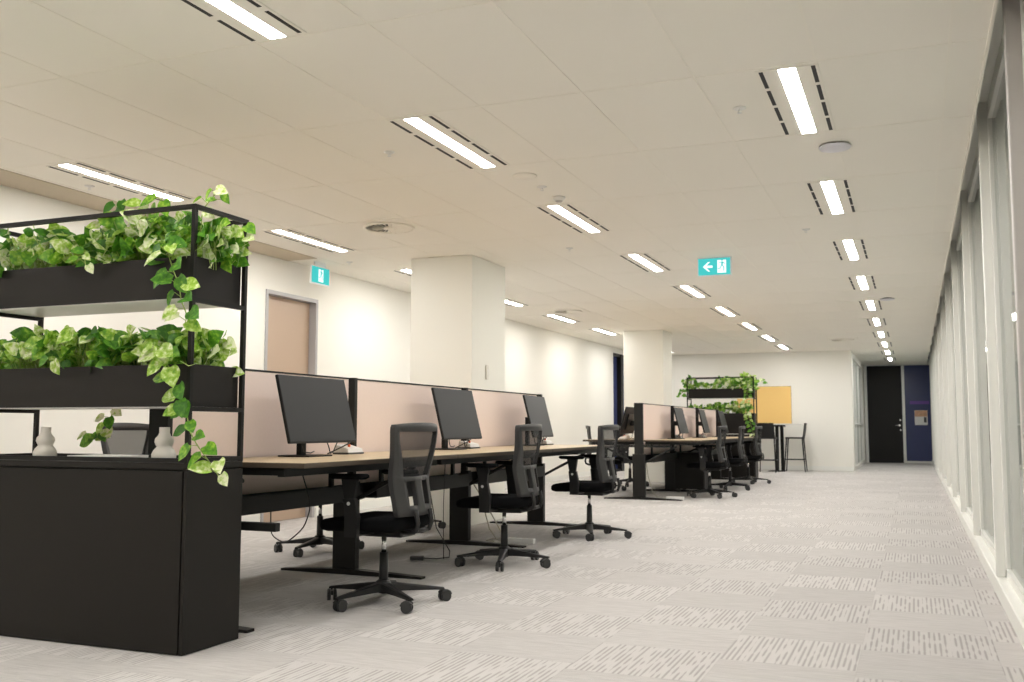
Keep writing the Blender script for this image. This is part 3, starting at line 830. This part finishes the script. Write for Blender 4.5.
# ------------------------------------------------------------------ task chairs (face local +Y)
def rrect(w, d, r, z, n=5, cy=0, front=0):
    pts = []
    for (sx, sy, a0) in ((1, 1, 0), (-1, 1, 90), (-1, -1, 180), (1, -1, 270)):
        for k in range(n+1):
            a = math.radians(a0+90*k/n)
            x = sx*(w-r)+r*math.cos(a); y = sy*(d-r)+r*math.sin(a)
            dz = -front*max(0, (y/d))**3
            pts.append((x, y+cy, z+dz))
    return pts
def back_y(u, z):
    # gentle S: lumbar forward at z .70
    base = -.215 + .028*math.exp(-((z-.70)/.11)**2) - .006*max(0, (z-.85)/.15)
    return base + .045*u*u
def back_w(z):
    P = [(.50, .190), (.53, .205), (.62, .212), (.70, .215), (.80, .232), (.90, .25), (.96, .258), (.985, .256), (1.0, .246)]
    for (a, wa), (b_, wb) in zip(P, P[1:]):
        if z <= b_: return wa+(wb-wa)*max(0, (z-a)/(b_-a))
    return P[-1][1]
def grid_shell(us, zs, solid, th, mats_name):
    m = MB(); bm = m.bm; V = {}
    def vert(i, j, s):
        k = (i, j, s)
        if k not in V:
            u, z = us[i], zs[j]
            if abs(u) <= .861: u *= 1-.24*min(1, max(0, (.92-z)/.19))
            V[k] = bm.verts.new((u*back_w(z), back_y(u, z) - (th if s else 0), z + (.012*(1-u*u) if z > .99 else 0)))
        return V[k]
    nx, nz = len(us)-1, len(zs)-1
    S_ = {(i, j) for i in range(nx) for j in range(nz) if solid((us[i]+us[i+1])/2, (zs[j]+zs[j+1])/2)}
    for i, j in S_:
        c = [(i, j), (i+1, j), (i+1, j+1), (i, j+1)]
        f = bm.faces.new([vert(*p, 0) for p in c]); f.smooth = True
        f = bm.faces.new([vert(*p, 1) for p in c][::-1]); f.smooth = True
        for (di, dj, a, b_) in ((0, -1, 0, 1), (1, 0, 1, 2), (0, 1, 2, 3), (-1, 0, 3, 0)):
            if (i+di, j+dj) not in S_:
                bm.faces.new([vert(*c[a], 0), vert(*c[a], 1), vert(*c[b_], 1), vert(*c[b_], 0)])
    return m
US = [-1, -.93, -.86, -.72, -.58, -.44, -.26, -.13, 0, .13, .26, .44, .58, .72, .86, .93, 1]
ZS = [.50, .525, .555, .58, .62, .66, .69, .715, .735, .76, .80, .85, .90, .94, .962, .985, 1.0]
def is_win(u, z): return abs(u) < .86 and z > .715 and z < .962
def is_slot(u, z):
    return (.26 < abs(u) < .72 and .555 < z < .69) or (.44 < abs(u) < .80 and .69 < z < .715 and False)
def make_chair(loc, rz, label, base_rot=0, group='black mesh task chairs'):
    t = thing('office_chair', label, 'chair', loc, rz, group)
    # five-star base
    b = MB()
    b.lathe([(.05, .075), (.052, .10), (.042, .125), (.030, .135)], 24)
    for k in range(5):
        a = 2*PI*k/5; R = Matrix.Rotation(a, 4, 'Z')
        prof = [(.03, .032, .070, .122), (.10, .027, .072, .112), (.20, .022, .070, .098), (.29, .018, .068, .086), (.345, .015, .066, .078)]
        rings = []
        for r_, w_, z0, z1 in prof:
            rings.append([R @ Vector(p) for p in ((r_, -w_, z0), (r_, w_, z0), (r_, w_*.9, z1-.006), (r_, w_*.55, z1), (r_, -w_*.55, z1), (r_, -w_*.9, z1-.006))])
        b.loft(rings, smooth=False)
    base = b.build('star_base', M['plastic'], t); base.rotation_euler = (0, 0, base_rot)
    cm0 = None
    for k in range(5):
        a = 2*PI*k/5
        if cm0 is None:
            c = MB()
            c.cyl((0, 0, .045), (0, 0, .07), .007, n=10)
            for s in (-1, 1):
                c.cyl((.018, s*.008, .029), (.018, s*.026, .029), .029, n=20)
            c.box(-.006, .036, -.006, .006, .03, .058, bev=.003, seg=1)
            for s in (-1, 1):
                c.tube([(.018+.031*math.cos(q), s*.017, .029+.031*math.sin(q)) for q in (.25, .8, 1.4, 2.0, 2.6)], .009, 6)
            cm0 = c.build('caster', M['wheel'], base)
            o = cm0
        else:
            o = cm0.copy(); link(o); o.parent = base
        o.location = (.335*math.cos(a), .335*math.sin(a), 0); o.rotation_euler = (0, 0, a+.9*k+.4)
    g = MB(); g.cyl((0, 0, .06), (0, 0, .285), .027, .024, n=20); g.build('gas_column', M['plastic'], t)
    MB().cyl((0, 0, .285), (0, 0, .385), .0145, n=16).build('piston', M['chrome'], t)
    mch = MB(); mch.box(-.085, .085, -.16, .10, .378, .420, bev=.012); mch.tube([(.08, .03, .398), (.25, .06, .392)], .007, 8); mch.box(.225, .27, .045, .075, .386, .398, bev=.004)
    mch.build('tilt_mechanism', M['plastic'], t)
    s = MB()
    s.loft([rrect(.215, .215, .07, .418, cy=.05, front=.01), rrect(.245, .245, .085, .430, cy=.05, front=.012), rrect(.252, .252, .09, .452, cy=.05, front=.016), rrect(.250, .250, .09, .478, cy=.05, front=.02),
            rrect(.236, .236, .085, .494, cy=.05, front=.022), rrect(.19, .19, .07, .498, cy=.05, front=.015)])
    s.build('seat', M['seat'], t)
    # back support: J-shaped carrier
    j = MB()
    for sx in (-.07, .07):
        j.tube([(sx, -.08, .405), (sx, -.20, .405), (sx*1.1, -.245, .42), (sx*1.2, -.258, .46), (sx*1.2, -.245, .53)], .013, 8)
    j.tube([(-.09, -.235, .416), (.09, -.235, .416)], .012, 8); j.bm.verts.ensure_lookup_table()
    j.build('back_carrier', M['plastic'], t)
    fr = grid_shell(US, ZS, lambda u, z: not is_win(u, z) and not is_slot(u, z), .028, '')
    fr.build('back_frame', M['plasticgrey'], t)
    ms = grid_shell(US, ZS, is_win, .004, ''); ms.bm.transform(Matrix.Translation((0, -.008, 0)))
    ms.build('back_mesh', M['meshback'], t)
    lm = MB()
    lm.loft([[(-.12+.0, back_y(0, z)+.035 - .004, z), (.12, back_y(0, z)+.035-.004, z), (.12, back_y(0, z)+.05, z), (-.12, back_y(0, z)+.05, z)] for z in (.60, .64, .68, .72)], smooth=False)
    lm.build('lumbar_pad', M['plastic'], t)
    for sx in (-1, 1):
        a = MB()
        X = sx*.285
        a.loft([[(X-.016, .00, .395), (X+.016, .00, .395), (X+.016, .075, .395), (X-.016, .075, .395)],
                [(X-.018, -.005, .50), (X+.018, -.005, .50), (X+.018, .075, .50), (X-.018, .075, .50)],
                [(X-.017, .015, .60), (X+.017, .015, .60), (X+.017, .085, .60), (X-.017, .085, .60)]], smooth=False)
        a.loft([[(X-.012, .022, .60), (X+.012, .022, .60), (X+.012, .08, .60), (X-.012, .08, .60)],
                [(X-.014, .005, .707), (X+.014, .005, .707), (X+.014, .10, .707), (X-.014, .10, .707)]], smooth=False)
        a.box(min(X, sx*.08), max(X, sx*.08), .015, .07, .395, .41, bev=.003, seg=1)
        ao = a.build('armrest', M['plastic'], t)
        p = MB(); p.loft([rrect(.030, .10, .026, .706, cy=.06), rrect(.042, .118, .036, .715, cy=.06), rrect(.042, .118, .036, .727, cy=.06), rrect(.034, .11, .03, .734, cy=.06)])
        p.bm.transform(Matrix.Translation((X, 0, 0)))
        p.build('arm_pad', M['seat'], ao)
        q = MB(); q.cyl((X+sx*.016, .05, .575), (X+sx*.020, .05, .575), .010, n=12); q.build('height_button', M['button'], ao)
    return t
ch = make_chair((-2.79, 4.905, 0), PI/2, 'black mesh swivel chair nearest the camera, at the first front row desk', math.radians(37-90))
def put(x, y, deg, brot, label):
    c = dup(ch, (x, y, 0), math.radians(deg), label=label)
    kids(c, 'star_base')[0].rotation_euler = (0, 0, math.radians(brot-deg))
    return c
put(-2.76, 6.59, 92, 71, 'black mesh swivel chair at the second aisle side desk of the front row')
put(-2.745, 8.545, 88, 3, 'black mesh swivel chair at the last aisle side desk of the front row')
put(-4.56, 5.0, -84, 20, 'swivel chair seen through the planter gap, at the first wall side desk')
put(-4.38, 6.68, -93, 57, 'swivel chair at the second wall side desk, its base showing under the desks')
put(-4.56, 8.45, -88, 40, 'swivel chair at the last wall side desk before the nearer column')
put(-2.72, 14.05, 90, 20, 'black mesh swivel chair at the nearest aisle side desk of the rear row')
put(-2.74, 15.85, 93, 50, 'black mesh swivel chair at the middle aisle side desk of the rear row')
put(-2.75, 17.75, 88, 5, 'black mesh swivel chair at the last aisle side desk of the rear row')
put(-4.53, 14.75, -72, 30, 'swivel chair at the nearest wall side desk of the rear row')
put(-4.48, 16.2, -95, 60, 'swivel chair at the middle wall side desk of the rear row')

# ------------------------------------------------------------------ under-desk things
def make_board(loc, rz, label):
    t = thing('power_board', label, 'power board', loc, rz, 'white power boards on the floor')
    MB().box(-.12, .12, -.03, .03, 0, .045, bev=.006).build('body', M['device'], t)
    s = MB()
    for k in range(4): s.box(-.10+.055*k, -.10+.055*k+.03, -.018, .018, .045, .0465)
    s.build('sockets', M['paper'], t)
    c = MB(); c.tube([(-.12, 0, .02), (-.2, .03, .012), (-.27, .10, .012), (-.35, .12, .10), (-.40, .10, .30), (-.42, .08, .48)], .006, 6)
    c.build('lead', M['cablegrey'], t)
    return t
pb = make_board((-3.13, 7.85, 0), 0, 'white power board on the carpet behind the second front row chair')
dup(pb, (-3.06, 13.36, 0), 0, label='white power board on the carpet at the front foot of the rear row')
br = thing('power_adapter', 'small dark adapter lying on the carpet beside the second leg of the front row', 'adapter', (-3.46, 6.58, 0), .3)
MB().box(-.05, .05, -.025, .025, 0, .03, bev=.006).build('body', M['darkgrey'], br)
c = MB(); c.tube([(.05, 0, .015), (.14, .04, .006), (.22, .14, .006), (.20, .3, .03), (.08, .38, .2), (.02, .4, .50)], .004, 6); c.build('lead', M['cable'], br)
def hang(name, label, pts, r=.004, m='cable'):
    p = [Vector(q) for q in pts]; path = []
    for i in range(len(p)-1):
        for k in range(5): path.append(p[i].lerp(p[i+1], k/5))
    path.append(p[-1])
    for _ in range(2): path = [path[0]] + [(path[i-1]+path[i]*2+path[i+1])/4 for i in range(1, len(path)-1)] + [path[-1]]
    o = MB().tube(path, r, 6).build(name, M[m]); return tag(o, label, 'cable')
hang('power_cable', 'black cable looping below the nearest desk down to the carpet', [(-3.20, 4.66, .785), (-3.14, 4.70, .55), (-3.2, 4.72, .42), (-3.45, 4.9, .30), (-3.7, 5.1, .32), (-3.74, 5.15, .5)])
hang('power_cable', 'thin black cable hanging straight below the second front row desk', [(-3.25, 6.62, .785), (-3.27, 6.63, .4), (-3.27, 6.64, .01), (-3.3, 6.70, .006)], .003)
hang('power_cable', 'thin black cable hanging between the first leg frames of the front row', [(-3.3, 5.3, .785), (-3.28, 5.36, .6), (-3.34, 5.45, .46), (-3.46, 5.5, .52)], .003)
hang('data_cable', 'bundle of beige cable on the carpet behind the second front row leg', [(-3.52, 7.72, .50), (-3.40, 7.76, .3), (-3.30, 7.9, .02), (-3.36, 8.05, .012), (-3.48, 7.98, .012), (-3.46, 7.84, .012), (-3.36, 7.80, .012)], .006, 'cablegrey')
pd = thing('pedestal', 'black drawer pedestal under the nearest aisle side desk of the rear row', 'pedestal', (-3.22, 15.15, 0))
MB().box(-.20, .24, -.24, .24, .05, .60, bev=.006).build('carcass', M['black'], pd)
for z0, z1 in ((.06, .32), (.33, .59)):
    dd = MB().box(.241, .256, -.235, .235, z0, z1, bev=.003, seg=1).build('drawer', M['cab'], pd)
    MB().box(.257, .27, -.06, .06, z1-.05, z1-.038).build('drawer_handle', M['rail'], dd)
for sx in (-.15, .19):
    for sy in (-.19, .19): MB().cyl((sx, sy-.012, .025), (sx, sy+.012, .025), .025, n=14).build('castor', M['wheel'], pd)

# ------------------------------------------------------------------ far end: amber board, high table, stools
am = thing('pin_board', 'large amber felt board on the end wall above the high table', 'board', (-3.26, YE-.0305, 1.51))
MB().box(-.62, .62, 0, .03, -.435, .435, bev=.004, seg=1).build('felt_panel', M['amber'], am)
MB().box(-.625, .625, .026, .0298, -.44, .44).build('backing', M['darkgrey'], am)
tb = thing('high_table', 'high bar table with pale top and twin black posts before the amber board', 'table', (-2.86, 22.95, 0))
MB().box(-.48, .54, -.38, .38, 1.045, 1.072, bev=.004, seg=1).build('tabletop', M['tabletop'], tb)
for sx in (-.035, .07):
    MB().loft([[(sx*1.15-.035, -.03, 0), (sx*1.15+.035, -.03, 0), (sx*1.15+.035, .03, 0), (sx*1.15-.035, .03, 0)], [(sx-.035, -.03, 1.0), (sx+.035, -.03, 1.0), (sx+.035, .03, 1.0), (sx-.035, .03, 1.0)]], smooth=False).build('leg', M['black'], tb)
MB().box(-.42, .12, -.30, .30, 1.0, 1.045).build('under_frame', M['black'], tb)
MB().box(-.22, .12, -.26, .26, 0, .012, bev=.003, seg=1).build('foot_plate', M['black'], tb)
def make_stool(loc, rz, label):
    """faces local +X"""
    t = thing('bar_stool', label, 'stool', loc, rz, 'black bar stools')
    s = MB(); s.loft([rrect(.19, .19, .05, .735), rrect(.205, .2, .05, .745), rrect(.205, .2, .05, .760), rrect(.19, .19, .045, .768)]); s.build('seat', M['plastic'], t)
    bk = MB(); rings = []
    for z, x, w in ((.74, -.17, .19), (.80, -.195, .19), (.90, -.21, .185), (1.0, -.222, .18), (1.085, -.235, .165)):
        rings.append([(x-.012, -w, z), (x+.012, -w, z), (x+.0, 0, z), (x+.012, w, z), (x-.012, w, z), (x-.024, 0, z)])
    bk.loft(rings, smooth=False); bk.build('backrest', M['plastic'], t)
    for sx in (-1, 1):
        for sy in (-1, 1):
            l = MB(); l.tube([(sx*.17, sy*.17, .745), (sx*.225, sy*.20, 0)], [.016, .012], 8); l.build('leg', M['plastic'], t)
    for sy in (-1, 1): MB().tube([(-.208, sy*.19, .27), (.208, sy*.19, .27)], .009, 8).build('footrest', M['plastic'], t)
    for sx in (-1, 1): MB().tube([(sx*.208, -.19, .27), (sx*.208, .19, .27)], .009, 8).build('footrest', M['plastic'], t)
    return t
st = make_stool((-2.50, 22.95, 0), PI, 'black bar stool at the right end of the high table')
dup(st, (-3.02, 22.25, 0), PI/2, label='black bar stool on the near side of the high table, behind the rear chairs')

# ------------------------------------------------------------------ world, camera, view
wd = bpy.data.worlds.new('night'); S.world = wd; wd.use_nodes = True
wd.node_tree.nodes['Background'].inputs[0].default_value = (.02, .03, .08, 1); wd.node_tree.nodes['Background'].inputs[1].default_value = .3

cam = bpy.data.cameras.new('camera'); co = link(bpy.data.objects.new('camera', cam)); S.camera = co
F_, P_, Y_, R_ = 978.0, .0875, .3892, .0019
cam.sensor_width = 36; cam.sensor_fit = 'HORIZONTAL'; cam.lens = F_/1024*36
fwd = Vector((-math.sin(Y_)*math.cos(P_), math.cos(Y_)*math.cos(P_), math.sin(P_)))
rt = Vector((math.cos(Y_), math.sin(Y_), 0)); up = rt.cross(fwd)
r2 = rt*math.cos(R_)+up*math.sin(R_); u2 = -rt*math.sin(R_)+up*math.cos(R_)
mw = Matrix((r2, u2, -fwd)).transposed().to_4x4(); mw.translation = (0, 0, .99)
co.matrix_world = mw
cam.clip_start = .05; cam.clip_end = 100
cam.dof.use_dof = True; cam.dof.focus_distance = 5.4; cam.dof.aperture_fstop = 5.0

vs = S.view_settings
vs.view_transform = 'Standard'; vs.look = 'None'; vs.gamma = 1; vs.exposure = 0; vs.use_curve_mapping = False
S.display_settings.display_device = 'sRGB'
S.cycles.max_bounces = 10; S.cycles.diffuse_bounces = 6; S.cycles.transparent_max_bounces = 12
S.cycles.caustics_reflective = False; S.cycles.caustics_refractive = False
S.cycles.use_denoising = True
